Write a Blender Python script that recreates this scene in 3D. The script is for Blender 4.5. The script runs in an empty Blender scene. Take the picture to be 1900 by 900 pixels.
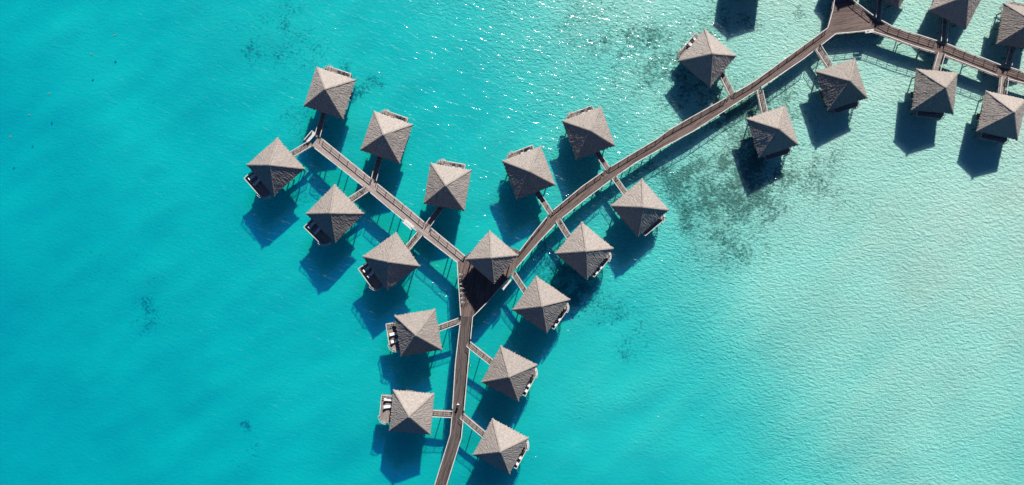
import bpy, bmesh, math, random
import numpy as np
from mathutils import Vector, Matrix, noise
R = math.radians
C = bpy.context.scene.collection
sc = bpy.context.scene

# ------------------------------------------------------------------ camera, sky, sun, exposure
ZE = 3.9                      # height of the thatch eaves above the water
ZD = 2.1                      # height of walkways and decks
F_PX, CAM_Z = 1600.0, 183.32 + ZE
_p, _r = R(-0.318), R(0.315)
M = Matrix(((1, 0, 0), (0, math.cos(_p), -math.sin(_p)), (0, math.sin(_p), math.cos(_p)))) @ \
    Matrix(((math.cos(_r), 0, math.sin(_r)), (0, 1, 0), (-math.sin(_r), 0, math.cos(_r))))
cd = bpy.data.cameras.new('camera'); cam = bpy.data.objects.new('camera', cd); C.objects.link(cam)
cam.matrix_world = Matrix.Translation((0, 0, CAM_Z)) @ M.to_4x4()
cd.sensor_width = 36.0; cd.lens = 36.0 * F_PX / 1900.0
cd.clip_start = 1.0; cd.clip_end = 12000
sc.camera = cam

SUN_ELEV, SUN_AZ = 34.0, 16.5        # azimuth: degrees clockwise from +Y (top of the picture)
w = bpy.data.worlds.new('World'); sc.world = w; w.use_nodes = True
nt = w.node_tree; bg = nt.nodes['Background']
sky = nt.nodes.new('ShaderNodeTexSky'); sky.sky_type = 'NISHITA'; sky.sun_disc = False
sky.sun_elevation = R(SUN_ELEV); sky.sun_rotation = R(SUN_AZ)
sky.air_density = 0.62; sky.dust_density = 0.0; sky.ozone_density = 10.0
nt.links.new(sky.outputs[0], bg.inputs[0]); bg.inputs[1].default_value = 0.05
sl = bpy.data.lights.new('sun', 'SUN'); sl.energy = 5.0; sl.angle = R(1.2); sl.color = (1.0, 0.955, 0.89)
sun = bpy.data.objects.new('sun', sl); C.objects.link(sun)
sdir = Vector((math.sin(R(SUN_AZ)) * math.cos(R(SUN_ELEV)), math.cos(R(SUN_AZ)) * math.cos(R(SUN_ELEV)), math.sin(R(SUN_ELEV))))
sun.rotation_euler = sdir.to_track_quat('Z', 'Y').to_euler(); sun.location = (0, 0, 60)
vs = sc.view_settings; vs.view_transform = 'Standard'; vs.look = 'None'; vs.gamma = 1.0; vs.use_curve_mapping = False
vs.exposure = 0.62
sc.cycles.max_bounces = 6; sc.cycles.diffuse_bounces = 2; sc.cycles.glossy_bounces = 2
sc.cycles.transparent_max_bounces = 12; sc.cycles.volume_bounces = 1
sc.cycles.use_denoising = True
sc.cycles.caustics_reflective = False; sc.cycles.caustics_refractive = False

def at(px, py, z):
    """photo pixel (1900x900) -> world point at height z"""
    d = M @ Vector(((px - 950) / F_PX, -(py - 450) / F_PX, -1))
    t = (z - CAM_Z) / d.z
    return Vector((d.x * t, d.y * t, z))

def to_px(x, y, z):
    v = M.transposed() @ Vector((x, y, z - CAM_Z))
    return 950 + F_PX * v.x / -v.z, 450 - F_PX * v.y / -v.z

# ------------------------------------------------------------------ helpers
def tag(o, label=None, cat=None, group=None, kind=None):
    if label: o['label'] = label
    if cat: o['category'] = cat
    if group: o['group'] = group
    if kind: o['kind'] = kind
    return o

def empty(name, loc, rz=0.0):
    o = bpy.data.objects.new(name, None); o.empty_display_size = 0.5
    C.objects.link(o); o.location = loc; o.rotation_euler = (0, 0, rz)
    return o

def copy_tree(o, parent=None):
    c = o.copy(); C.objects.link(c); c.parent = parent
    for ch in list(o.children): copy_tree(ch, c)
    return c

class MB:
    def __init__(s): s.bm = bmesh.new(); s.uv = None
    def box(s, cx, cy, cz, sx, sy, sz, rz=0.0, tilt=0.0):
        m = Matrix.Translation((cx, cy, cz)) @ Matrix.Rotation(rz, 4, 'Z') @ Matrix.Rotation(tilt, 4, 'Y') @ Matrix.Diagonal((sx, sy, sz, 1))
        bmesh.ops.create_cube(s.bm, size=1, matrix=m); return s
    def bar(s, a, b, wd, ht=None, up=Vector((0, 0, 1))):
        """rectangular bar from a to b"""
        a = Vector(a); b = Vector(b); d = b - a; L = d.length
        if L < 1e-5: return s
        x = d / L
        if abs(x.dot(up)) > 0.98: up = Vector((0, 1, 0))
        y = up.cross(x).normalized(); z = x.cross(y)
        ht = ht or wd
        m = Matrix(((x.x, y.x, z.x, 0), (x.y, y.y, z.y, 0), (x.z, y.z, z.z, 0), (0, 0, 0, 1)))
        m = Matrix.Translation((a + b) / 2) @ m @ Matrix.Diagonal((L, wd, ht, 1))
        bmesh.ops.create_cube(s.bm, size=1, matrix=m); return s
    def tube(s, a, b, r0, r1=None, seg=8):
        a = Vector(a); b = Vector(b); d = b - a; r1 = r0 if r1 is None else r1
        q = d.to_track_quat('Z', 'Y').to_matrix().to_4x4()
        bmesh.ops.create_cone(s.bm, cap_ends=True, segments=seg, radius1=r0, radius2=r1, depth=d.length, matrix=Matrix.Translation((a + b) / 2) @ q)
        return s
    def torus(s, c, axis, R0, r, n=20, k=6):
        q = Vector(axis).to_track_quat('Z', 'Y').to_matrix(); c = Vector(c); vs_ = []
        for i in range(n):
            a = 2 * math.pi * i / n; row = []
            for j in range(k):
                b = 2 * math.pi * j / k
                row.append(s.bm.verts.new(c + q @ Vector(((R0 + r * math.cos(b)) * math.cos(a), (R0 + r * math.cos(b)) * math.sin(a), r * math.sin(b)))))
            vs_.append(row)
        for i in range(n):
            for j in range(k):
                s.bm.faces.new((vs_[i][j], vs_[(i + 1) % n][j], vs_[(i + 1) % n][(j + 1) % k], vs_[i][(j + 1) % k]))
        return s
    def sphere(s, c, r, sub=2, scale=(1, 1, 1)):
        bmesh.ops.create_icosphere(s.bm, subdivisions=sub, radius=r, matrix=Matrix.Translation(c) @ Matrix.Diagonal((*scale, 1))); return s
    def prism(s, pts, z0, z1):
        b = [s.bm.verts.new((p[0], p[1], z0)) for p in pts]; t = [s.bm.verts.new((p[0], p[1], z1)) for p in pts]
        n = len(pts)
        s.bm.faces.new(t); s.bm.faces.new(b[::-1])
        for i in range(n): s.bm.faces.new((b[i], b[(i + 1) % n], t[(i + 1) % n], t[i]))
        return s
    def build(s, name, mat, parent=None, smooth=False, bevel=0):
        if bevel: bmesh.ops.bevel(s.bm, geom=s.bm.edges[:], offset=bevel, segments=1, affect='EDGES')
        bmesh.ops.recalc_face_normals(s.bm, faces=s.bm.faces[:])
        me = bpy.data.meshes.new(name); s.bm.to_mesh(me); s.bm.free()
        if smooth:
            for p in me.polygons: p.use_smooth = True
        me.materials.append(mat)
        o = bpy.data.objects.new(name, me); C.objects.link(o)
        if parent: o.parent = parent
        return o

# ------------------------------------------------------------------ materials
def newmat(name):
    m = bpy.data.materials.new(name); m.use_nodes = True
    t = m.node_tree; t.nodes.clear(); out = t.nodes.new('ShaderNodeOutputMaterial')
    return m, t, out
def N(t, kind, **kw):
    n = t.nodes.new(kind)
    for k, v in kw.items():
        if k.startswith('i_'): n.inputs[k[2:].replace('_', ' ')].default_value = v
        else: setattr(n, k, v)
    return n
def ramp(t, fac, stops):
    r = t.nodes.new('ShaderNodeValToRGB'); t.links.new(fac, r.inputs[0])
    e = r.color_ramp.elements
    while len(e) > 1: e.remove(e[-1])
    e[0].position = stops[0][0]; e[0].color = (*stops[0][1], 1)
    for p, c in stops[1:]:
        x = e.new(p); x.color = (*c, 1)
    return r
def noisy(name, c0, c1, scale=2.0, stretch=(1, 1, 1), rough=0.8, bump=0.0, bscale=None, detail=5, spec=0.3, rand=0.0):
    m, t, out = newmat(name)
    b = N(t, 'ShaderNodeBsdfPrincipled', i_Roughness=rough); b.inputs['Specular IOR Level'].default_value = spec
    co = N(t, 'ShaderNodeTexCoord'); mp = N(t, 'ShaderNodeMapping'); mp.inputs['Scale'].default_value = stretch
    t.links.new(co.outputs['Object'], mp.inputs[0])
    n = N(t, 'ShaderNodeTexNoise', i_Scale=scale, i_Detail=detail, i_Roughness=0.6); t.links.new(mp.outputs[0], n.inputs['Vector'])
    r = ramp(t, n.outputs[0], [(0.3, c0), (0.7, c1)])
    col = r.outputs[0]
    if rand:
        oi = N(t, 'ShaderNodeObjectInfo'); mr = N(t, 'ShaderNodeMapRange'); mr.inputs[3].default_value = 1 - rand; mr.inputs[4].default_value = 1 + rand
        t.links.new(oi.outputs['Random'], mr.inputs[0])
        mx = N(t, 'ShaderNodeMix', data_type='RGBA', blend_type='MULTIPLY'); mx.inputs[0].default_value = 1
        t.links.new(col, mx.inputs[6]); t.links.new(mr.outputs[0], mx.inputs[7]); col = mx.outputs[2]
    t.links.new(col, b.inputs['Base Color'])
    if bump:
        n2 = N(t, 'ShaderNodeTexNoise', i_Scale=bscale or scale * 3, i_Detail=4); t.links.new(mp.outputs[0], n2.inputs['Vector'])
        bp = N(t, 'ShaderNodeBump', i_Strength=1.0, i_Distance=bump); t.links.new(n2.outputs[0], bp.inputs['Height'])
        t.links.new(bp.outputs[0], b.inputs['Normal'])
    t.links.new(b.outputs[0], out.inputs[0]); return m

def planks(name, c0, c1, board=0.14):
    """boards run along uv.x; each board has a tone of its own and a dark gap"""
    m, t, out = newmat(name)
    b = N(t, 'ShaderNodeBsdfPrincipled', i_Roughness=0.85); b.inputs['Specular IOR Level'].default_value = 0.2
    uv = N(t, 'ShaderNodeUVMap', uv_map='UVMap'); sep = N(t, 'ShaderNodeSeparateXYZ'); t.links.new(uv.outputs[0], sep.inputs[0])
    dv = N(t, 'ShaderNodeMath', operation='DIVIDE'); dv.inputs[1].default_value = board; t.links.new(sep.outputs[1], dv.inputs[0])
    fl = N(t, 'ShaderNodeMath', operation='FLOOR'); t.links.new(dv.outputs[0], fl.inputs[0])
    fr = N(t, 'ShaderNodeMath', operation='FRACT'); t.links.new(dv.outputs[0], fr.inputs[0])
    dx = N(t, 'ShaderNodeMath', operation='DIVIDE'); dx.inputs[1].default_value = 3.0; t.links.new(sep.outputs[0], dx.inputs[0])
    ad = N(t, 'ShaderNodeMath', operation='MULTIPLY_ADD'); ad.inputs[1].default_value = 0.37; t.links.new(fl.outputs[0], ad.inputs[0]); t.links.new(dx.outputs[0], ad.inputs[2])
    fx = N(t, 'ShaderNodeMath', operation='FLOOR'); t.links.new(ad.outputs[0], fx.inputs[0])
    cb = N(t, 'ShaderNodeCombineXYZ'); t.links.new(fx.outputs[0], cb.inputs[0]); t.links.new(fl.outputs[0], cb.inputs[1])
    wn = N(t, 'ShaderNodeTexWhiteNoise', noise_dimensions='2D'); t.links.new(cb.outputs[0], wn.inputs['Vector'])
    mp = N(t, 'ShaderNodeMapping'); mp.inputs['Scale'].default_value = (0.5, 2.5, 1); t.links.new(uv.outputs[0], mp.inputs[0])
    n = N(t, 'ShaderNodeTexNoise', i_Scale=1.3, i_Detail=6, i_Roughness=0.65); t.links.new(mp.outputs[0], n.inputs['Vector'])
    mxf = N(t, 'ShaderNodeMix', data_type='FLOAT'); mxf.inputs[0].default_value = 0.5
    t.links.new(n.outputs[0], mxf.inputs[2]); t.links.new(wn.outputs[0], mxf.inputs[3])
    r = ramp(t, mxf.outputs[0], [(0.25, c0), (0.75, c1)])
    gp = N(t, 'ShaderNodeMath', operation='LESS_THAN'); gp.inputs[1].default_value = 0.09; t.links.new(fr.outputs[0], gp.inputs[0])
    mx = N(t, 'ShaderNodeMix', data_type='RGBA'); t.links.new(gp.outputs[0], mx.inputs[0]); t.links.new(r.outputs[0], mx.inputs[6]); mx.inputs[7].default_value = (0.02, 0.016, 0.014, 1)
    t.links.new(mx.outputs[2], b.inputs['Base Color'])
    t.links.new(b.outputs[0], out.inputs[0]); return m

MAT = {}
MAT['thatch'] = noisy('thatch', (0.225, 0.198, 0.178), (0.36, 0.314, 0.281), 2.2, (1, 1, 1.4), 0.95, 0.008, 7.0, 7, 0.05, 0.14)
MAT['ridge'] = noisy('ridge_thatch', (0.21, 0.183, 0.162), (0.35, 0.303, 0.268), 3.0, (1, 1, 1), 0.9, 0.03, 9.0, 4, 0.1)
MAT['pale'] = noisy('bleached_rail_wood', (0.46, 0.44, 0.42), (0.70, 0.68, 0.65), 1.2, (1, 1, 1), 0.7, 0, None, 4, 0.3)
MAT['post'] = noisy('weathered_post', (0.16, 0.14, 0.12), (0.28, 0.25, 0.22), 1.5, (1, 1, 1), 0.85)
MAT['pile'] = noisy('wet_pile', (0.07, 0.06, 0.05), (0.16, 0.14, 0.12), 1.2, (1, 1, 0.6), 0.8)
MAT['wall'] = noisy('woven_wall', (0.16, 0.10, 0.06), (0.26, 0.17, 0.10), 3.0, (1, 1, 4), 0.85)
MAT['white'] = noisy('white_cushion', (0.74, 0.74, 0.73), (0.84, 0.84, 0.83), 2.0, (1, 1, 1), 0.85)
MAT['whitewood'] = noisy('white_painted_wood', (0.62, 0.60, 0.58), (0.78, 0.76, 0.74), 2.0, (1, 1, 1), 0.6)
MAT['dark'] = noisy('dark_wood', (0.03, 0.025, 0.02), (0.06, 0.05, 0.04), 3.0, (1, 1, 1), 0.6)
MAT['rubber'] = noisy('black_rubber', (0.015, 0.015, 0.015), (0.03, 0.03, 0.03), 3.0, (1, 1, 1), 0.7)
MAT['metal'] = noisy('bicycle_paint', (0.45, 0.45, 0.46), (0.6, 0.6, 0.6), 3.0, (1, 1, 1), 0.35, 0, None, 2, 0.6)
MAT['glass'] = noisy('window_glass', (0.02, 0.03, 0.035), (0.04, 0.05, 0.06), 1.0, (1, 1, 1), 0.08, 0, None, 2, 0.8)
MAT['skin'] = noisy('skin', (0.33, 0.19, 0.12), (0.38, 0.22, 0.15), 3.0, (1, 1, 1), 0.6)
MAT['hair'] = noisy('hair', (0.012, 0.01, 0.008), (0.03, 0.022, 0.018), 9.0, (1, 1, 1), 0.6)
MAT['shirt'] = noisy('white_shirt', (0.78, 0.78, 0.78), (0.86, 0.86, 0.86), 4.0, (1, 1, 1), 0.8)
MAT['shorts'] = noisy('dark_shorts', (0.03, 0.035, 0.05), (0.05, 0.055, 0.07), 4.0, (1, 1, 1), 0.8)
MAT['buoy'] = noisy('faded_buoy', (0.10, 0.06, 0.05), (0.25, 0.22, 0.2), 3.0, (1, 1, 1), 0.5)
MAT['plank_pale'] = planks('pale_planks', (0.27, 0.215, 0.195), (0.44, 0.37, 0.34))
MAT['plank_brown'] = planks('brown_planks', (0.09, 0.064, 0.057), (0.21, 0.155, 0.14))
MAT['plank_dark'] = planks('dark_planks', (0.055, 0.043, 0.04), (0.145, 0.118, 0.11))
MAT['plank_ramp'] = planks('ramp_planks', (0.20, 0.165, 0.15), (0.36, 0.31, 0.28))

# ------------------------------------------------------------------ sea bed
DEPTH = [(-1400, 5.0), (-1000, 4.4), (-450, 3.2), (-200, 2.7), (-80, 1.95), (20, 1.15), (140, 0.8), (350, 0.62), (700, 0.48), (1200, 0.4)]
def smooth_interp(t):
    xs = [a for a, b in DEPTH]; ys = [b for a, b in DEPTH]
    return np.interp(t, xs, ys)
def depth_at(x, y):
    px, py = to_px(x, y, -1.5)
    t = ((px - 950) * 900 - py * 550) / 1055
    d = 0
    for o in (-90, -45, 0, 45, 90): d = d + smooth_interp(t + o) / 5
    d += 0.30 * max(0.0, min(1.0, (py - 560) / 300)) * max(0.0, min(1.0, (t - 100) / 300))
    return d
def bed_z(x, y):
    q = x * 0.8 + y * 0.6; r_ = -x * 0.6 + y * 0.8
    n = noise.noise(Vector((x / 26, y / 26, 3))) * 0.36 + noise.noise(Vector((q / 14, r_ / 5, 7))) * 0.22 + noise.noise(Vector((q / 5, r_ / 2.6, 9))) * 0.07
    d = float(depth_at(x, y))
    return -d + n * min(1.7, d / 2.0)
# patches of weed and coral rubble: px, py, rx, ry, strength
WEED = [(1375, 375, 85, 70, .95), (1395, 305, 52, 50, .75), (1330, 470, 75, 60, .5), (1520, 330, 60, 62, .62), (1590, 400, 70, 70, .3),
        (1245, 350, 40, 45, .5), (1300, 330, 60, 50, .35), (1150, 60, 130, 62, .45), (1290, 150, 90, 70, .5), (1200, 130, 110, 80, .4), (1060, 60, 60, 60, .2),
        (1440, 170, 60, 50, .42), (1460, 60, 70, 40, .28), (1478, 28, 12, 9, 1.2), (1385, 30, 40, 30, .4),
        (1075, 545, 50, 45, .95), (1035, 500, 60, 40, .75), (1150, 580, 38, 34, .5), (1185, 650, 32, 46, .45), (1010, 470, 40, 34, .5),
        (535, 22, 30, 16, .8), (500, 70, 70, 50, .42), (460, 95, 40, 34, .4), (655, 135, 16, 26, .95), (680, 165, 18, 16, .8), (570, 100, 60, 50, .35), (560, 205, 50, 40, .3),
        (272, 560, 22, 40, .75), (268, 600, 34, 22, .5), (200, 500, 60, 45, .3), (95, 545, 50, 40, .28), (455, 792, 14, 9, .9), (470, 850, 60, 50, .3),
        (520, 235, 60, 50, .3), (575, 350, 32, 26, .6), (20, 100, 60, 60, .15), (1330, 40, 50, 30, .5), (650, 245, 50, 40, .25),
        (1180, 310, 32, 20, .8), (1225, 322, 42, 18, .7), (1350, 240, 120, 60, .4), (1400, 215, 90, 30, .6), (1275, 395, 34, 50, .4)]
def weed_at(px, py):
    v = 0.0
    wx = noise.noise(Vector((px / 45, py / 45, 11))) * 34 + noise.noise(Vector((px / 14, py / 14, 12))) * 12
    wy = noise.noise(Vector((px / 45, py / 45, 21))) * 34 + noise.noise(Vector((px / 14, py / 14, 22))) * 12
    mod = 0.95 + noise.noise(Vector((px / 24, py / 24, 31))) * 0.6 + noise.noise(Vector((px / 9, py / 9, 32))) * 0.5
    px += wx; py += wy
    for a, b, rx, ry, s in WEED:
        q = ((px - a) / rx) ** 2 + ((py - b) / ry) ** 2
        if q < 6: v += s * math.exp(-q * 0.9)
    return max(0.0, min(v * mod, 1.3))

def axis(half, step, far):
    a = list(np.arange(-half, half + step / 2, step)); ext = []
    v = half; s = step
    while v < far: s *= 1.7; v += s; ext.append(v)
    return np.array([-e for e in ext[::-1]] + a + ext)
gx = axis(125, 1.25, 4500); gy = axis(65, 1.25, 4500)
verts = []; wv = []
for y in gy:
    for x in gx:
        verts.append((x, y, bed_z(x, y)))
        px, py = to_px(x, y, -2); wv.append(weed_at(px, py) if -100 < px < 2000 and -100 < py < 1000 else 0.0)
nx = len(gx); faces = [(j * nx + i, j * nx + i + 1, (j + 1) * nx + i + 1, (j + 1) * nx + i) for j in range(len(gy) - 1) for i in range(nx - 1)]
me = bpy.data.meshes.new('sea_bed'); me.from_pydata(verts, [], faces)
ra_ = me.attributes.new('ripple', 'FLOAT', 'POINT'); ra_.data.foreach_set('value', [max(0.25, min(1.0, (3.0 + v[2]) / 1.6)) for v in verts])
at_ = me.attributes.new('weed', 'FLOAT', 'POINT'); at_.data.foreach_set('value', wv)
for p in me.polygons: p.use_smooth = True

m, t, out = newmat('coral_sand')
b = N(t, 'ShaderNodeBsdfPrincipled', i_Roughness=1.0); b.inputs['Specular IOR Level'].default_value = 0.0
co = N(t, 'ShaderNodeTexCoord')
n1 = N(t, 'ShaderNodeTexNoise', i_Scale=0.055, i_Detail=6, i_Roughness=0.6); t.links.new(co.outputs['Object'], n1.inputs['Vector'])
sand = ramp(t, n1.outputs[0], [(0.3, (0.76, 0.54, 0.44)), (0.5, (0.82, 0.60, 0.49)), (0.7, (0.87, 0.65, 0.53))])
# weed: fine speckle that thickens where the patches are
wa = N(t, 'ShaderNodeAttribute', attribute_name='weed')
n2 = N(t, 'ShaderNodeTexNoise', i_Scale=1.7, i_Detail=7, i_Roughness=0.78); t.links.new(co.outputs['Object'], n2.inputs['Vector'])
n3 = N(t, 'ShaderNodeTexNoise', i_Scale=0.22, i_Detail=5, i_Roughness=0.7); t.links.new(co.outputs['Object'], n3.inputs['Vector'])
a1 = N(t, 'ShaderNodeMath', operation='MULTIPLY_ADD'); a1.inputs[1].default_value = 0.40; t.links.new(wa.outputs['Fac'], a1.inputs[0])
n2m = N(t, 'ShaderNodeMath', operation='MULTIPLY'); n2m.inputs[1].default_value = 1.6; t.links.new(n2.outputs[0], n2m.inputs[0]); t.links.new(n2m.outputs[0], a1.inputs[2])
a2 = N(t, 'ShaderNodeMath', operation='MULTIPLY_ADD'); a2.inputs[1].default_value = 0.55; t.links.new(n3.outputs[0], a2.inputs[0]); t.links.new(a1.outputs[0], a2.inputs[2])
mr = N(t, 'ShaderNodeMapRange', interpolation_type='LINEAR'); mr.inputs[1].default_value = 1.27; mr.inputs[2].default_value = 1.52; mr.inputs[3].default_value = 0.0; mr.inputs[4].default_value = 0.85
t.links.new(a2.outputs[0], mr.inputs[0])
mx = N(t, 'ShaderNodeMix', data_type='RGBA'); t.links.new(mr.outputs[0], mx.inputs[0]); t.links.new(sand.outputs[0], mx.inputs[6]); mx.inputs[7].default_value = (0.10, 0.10, 0.055, 1)
t.links.new(mx.outputs[2], b.inputs['Base Color'])
# sand ripples, crests running left to right, and finer lumps
mp = N(t, 'ShaderNodeMapping'); mp.inputs['Scale'].default_value = (0.8, 1.4, 1)
m0 = N(t, 'ShaderNodeMapping'); m0.inputs['Rotation'].default_value = (0, 0, R(9)); t.links.new(co.outputs['Object'], m0.inputs[0])
t.links.new(m0.outputs[0], mp.inputs[0])
r1 = N(t, 'ShaderNodeTexNoise', i_Scale=1.3, i_Detail=2.5, i_Roughness=0.5, i_Distortion=0.6); t.links.new(mp.outputs[0], r1.inputs['Vector'])
r2 = N(t, 'ShaderNodeTexNoise', i_Scale=2.8, i_Detail=4, i_Roughness=0.6); t.links.new(co.outputs['Object'], r2.inputs['Vector'])
ma = N(t, 'ShaderNodeMath', operation='MULTIPLY_ADD'); ma.inputs[1].default_value = 0.55; t.links.new(r2.outputs[0], ma.inputs[0]); t.links.new(r1.outputs[0], ma.inputs[2])
rp = N(t, 'ShaderNodeAttribute', attribute_name='ripple'); hm = N(t, 'ShaderNodeMath', operation='MULTIPLY'); t.links.new(ma.outputs[0], hm.inputs[0]); t.links.new(rp.outputs['Fac'], hm.inputs[1])
bp = N(t, 'ShaderNodeBump', i_Strength=1.0, i_Distance=0.36); t.links.new(hm.outputs[0], bp.inputs['Height']); t.links.new(bp.outputs[0], b.inputs['Normal'])
t.links.new(b.outputs[0], out.inputs[0]); me.materials.append(m)
bed = bpy.data.objects.new('sea_bed', me); C.objects.link(bed); tag(bed, 'pale coral sand sea bed seen through the water', 'sea bed', kind='structure')

# coral rubble: thousands of small dark lumps on the bed, one mass
rng = random.Random(5); rub = MB()
for a, b_, rx, ry, s in WEED:
    k = int(rx * ry * s * s * (0.05 if a > 900 else 0.0))
    for _ in range(k):
        px = rng.gauss(a, rx * 0.52); py = rng.gauss(b_, ry * 0.52)
        if weed_at(px, py) < rng.uniform(0.15, 0.75): continue
        q = at(px, py, -1.5); z = bed_z(q.x, q.y); rr = rng.uniform(0.05, 0.19)
        mtx = Matrix.Translation((q.x, q.y, z + rr * 0.1)) @ Matrix.Rotation(rng.uniform(0, 3.1), 4, 'Z') @ Matrix.Diagonal((rng.uniform(.6, 1.6), rng.uniform(.5, 1), rng.uniform(.3, .6), 1))
        bmesh.ops.create_icosphere(rub.bm, subdivisions=1, radius=rr, matrix=mtx)
MAT['coral'] = noisy('coral_rubble', (0.05, 0.045, 0.03), (0.20, 0.18, 0.13), 0.9, (1, 1, 1), 1.0, 0, None, 4, 0.0)
tag(rub.build('coral_rubble', MAT['coral'], None, True), 'dark coral rubble and weed scattered over the pale sea bed', 'coral', kind='stuff')

# ------------------------------------------------------------------ water: a closed body, rippled top
m, t, out = newmat('lagoon_water')
co = N(t, 'ShaderNodeTexCoord')
def wave(scale, rot, sc_, det, dist=0.0):
    m0 = N(t, 'ShaderNodeMapping'); m0.inputs['Rotation'].default_value = (0, 0, R(rot)); t.links.new(co.outputs['Object'], m0.inputs[0])
    mp = N(t, 'ShaderNodeMapping'); mp.inputs['Scale'].default_value = sc_; t.links.new(m0.outputs[0], mp.inputs[0])
    n = N(t, 'ShaderNodeTexNoise', i_Scale=scale, i_Detail=det, i_Roughness=0.5, i_Distortion=dist); t.links.new(mp.outputs[0], n.inputs['Vector']); return n.outputs[0]
wa_ = wave(0.55, 20, (0.42, 1.4, 1), 2.0, 0.3); wb_ = wave(1.5, 14, (0.45, 1.5, 1), 2.0, 0.2)
ml = N(t, 'ShaderNodeMath', operation='MULTIPLY'); ml.inputs[1].default_value = 0.42; t.links.new(wb_, ml.inputs[0])
ad = N(t, 'ShaderNodeMath', operation='ADD'); t.links.new(wa_, ad.inputs[0]); t.links.new(ml.outputs[0], ad.inputs[1])
bp = N(t, 'ShaderNodeBump', i_Strength=1.0, i_Distance=0.355); t.links.new(ad.outputs[0], bp.inputs['Height'])
g1 = N(t, 'ShaderNodeBsdfGlossy', i_Roughness=0.08); t.links.new(bp.outputs[0], g1.inputs['Normal'])
g2 = N(t, 'ShaderNodeBsdfGlossy', i_Roughness=0.36); t.links.new(bp.outputs[0], g2.inputs['Normal'])
gl = N(t, 'ShaderNodeMixShader'); gl.inputs[0].default_value = 0.4; t.links.new(g1.outputs[0], gl.inputs[1]); t.links.new(g2.outputs[0], gl.inputs[2])
tr = N(t, 'ShaderNodeBsdfTransparent')
fr = N(t, 'ShaderNodeFresnel', i_IOR=1.33); t.links.new(bp.outputs[0], fr.inputs['Normal'])
geo = N(t, 'ShaderNodeNewGeometry'); inv = N(t, 'ShaderNodeMath', operation='SUBTRACT'); inv.inputs[0].default_value = 1.0; t.links.new(geo.outputs['Backfacing'], inv.inputs[1])
fm = N(t, 'ShaderNodeMath', operation='MULTIPLY'); t.links.new(fr.outputs[0], fm.inputs[0]); t.links.new(inv.outputs[0], fm.inputs[1])
mxs = N(t, 'ShaderNodeMixShader'); t.links.new(fm.outputs[0], mxs.inputs[0]); tl = N(t, 'ShaderNodeBsdfTranslucent'); tl.inputs[0].default_value = (0.95, 0.98, 1, 1)
tm = N(t, 'ShaderNodeMixShader'); tm.inputs[0].default_value = 0.065; t.links.new(tr.outputs[0], tm.inputs[1]); t.links.new(tl.outputs[0], tm.inputs[2])
t.links.new(tm.outputs[0], mxs.inputs[1]); t.links.new(gl.outputs[0], mxs.inputs[2])
t.links.new(mxs.outputs[0], out.inputs['Surface'])
# clear salt water: eats red, a little green; scatters a trace of blue
ab = N(t, 'ShaderNodeVolumeAbsorption'); K = (0.62, 0.052, 0.022)
den = 0.6; ab.inputs['Color'].default_value = (1 - K[0] / den, 1 - K[1] / den, 1 - K[2] / den, 1); ab.inputs['Density'].default_value = den
scat = N(t, 'ShaderNodeVolumeScatter'); scat.inputs['Color'].default_value = (0.0, 0.28, 1.0, 1); scat.inputs['Density'].default_value = 0.075; scat.inputs['Anisotropy'].default_value = 0.0
av = N(t, 'ShaderNodeAddShader'); t.links.new(ab.outputs[0], av.inputs[0]); t.links.new(scat.outputs[0], av.inputs[1])
t.links.new(av.outputs[0], out.inputs['Volume'])
wt = MB(); wt.box(0, 0, -10, 8600, 8600, 20)
water = wt.build('water', m); tag(water, 'clear turquoise lagoon water with small wind ripples', 'water', kind='structure')

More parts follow.
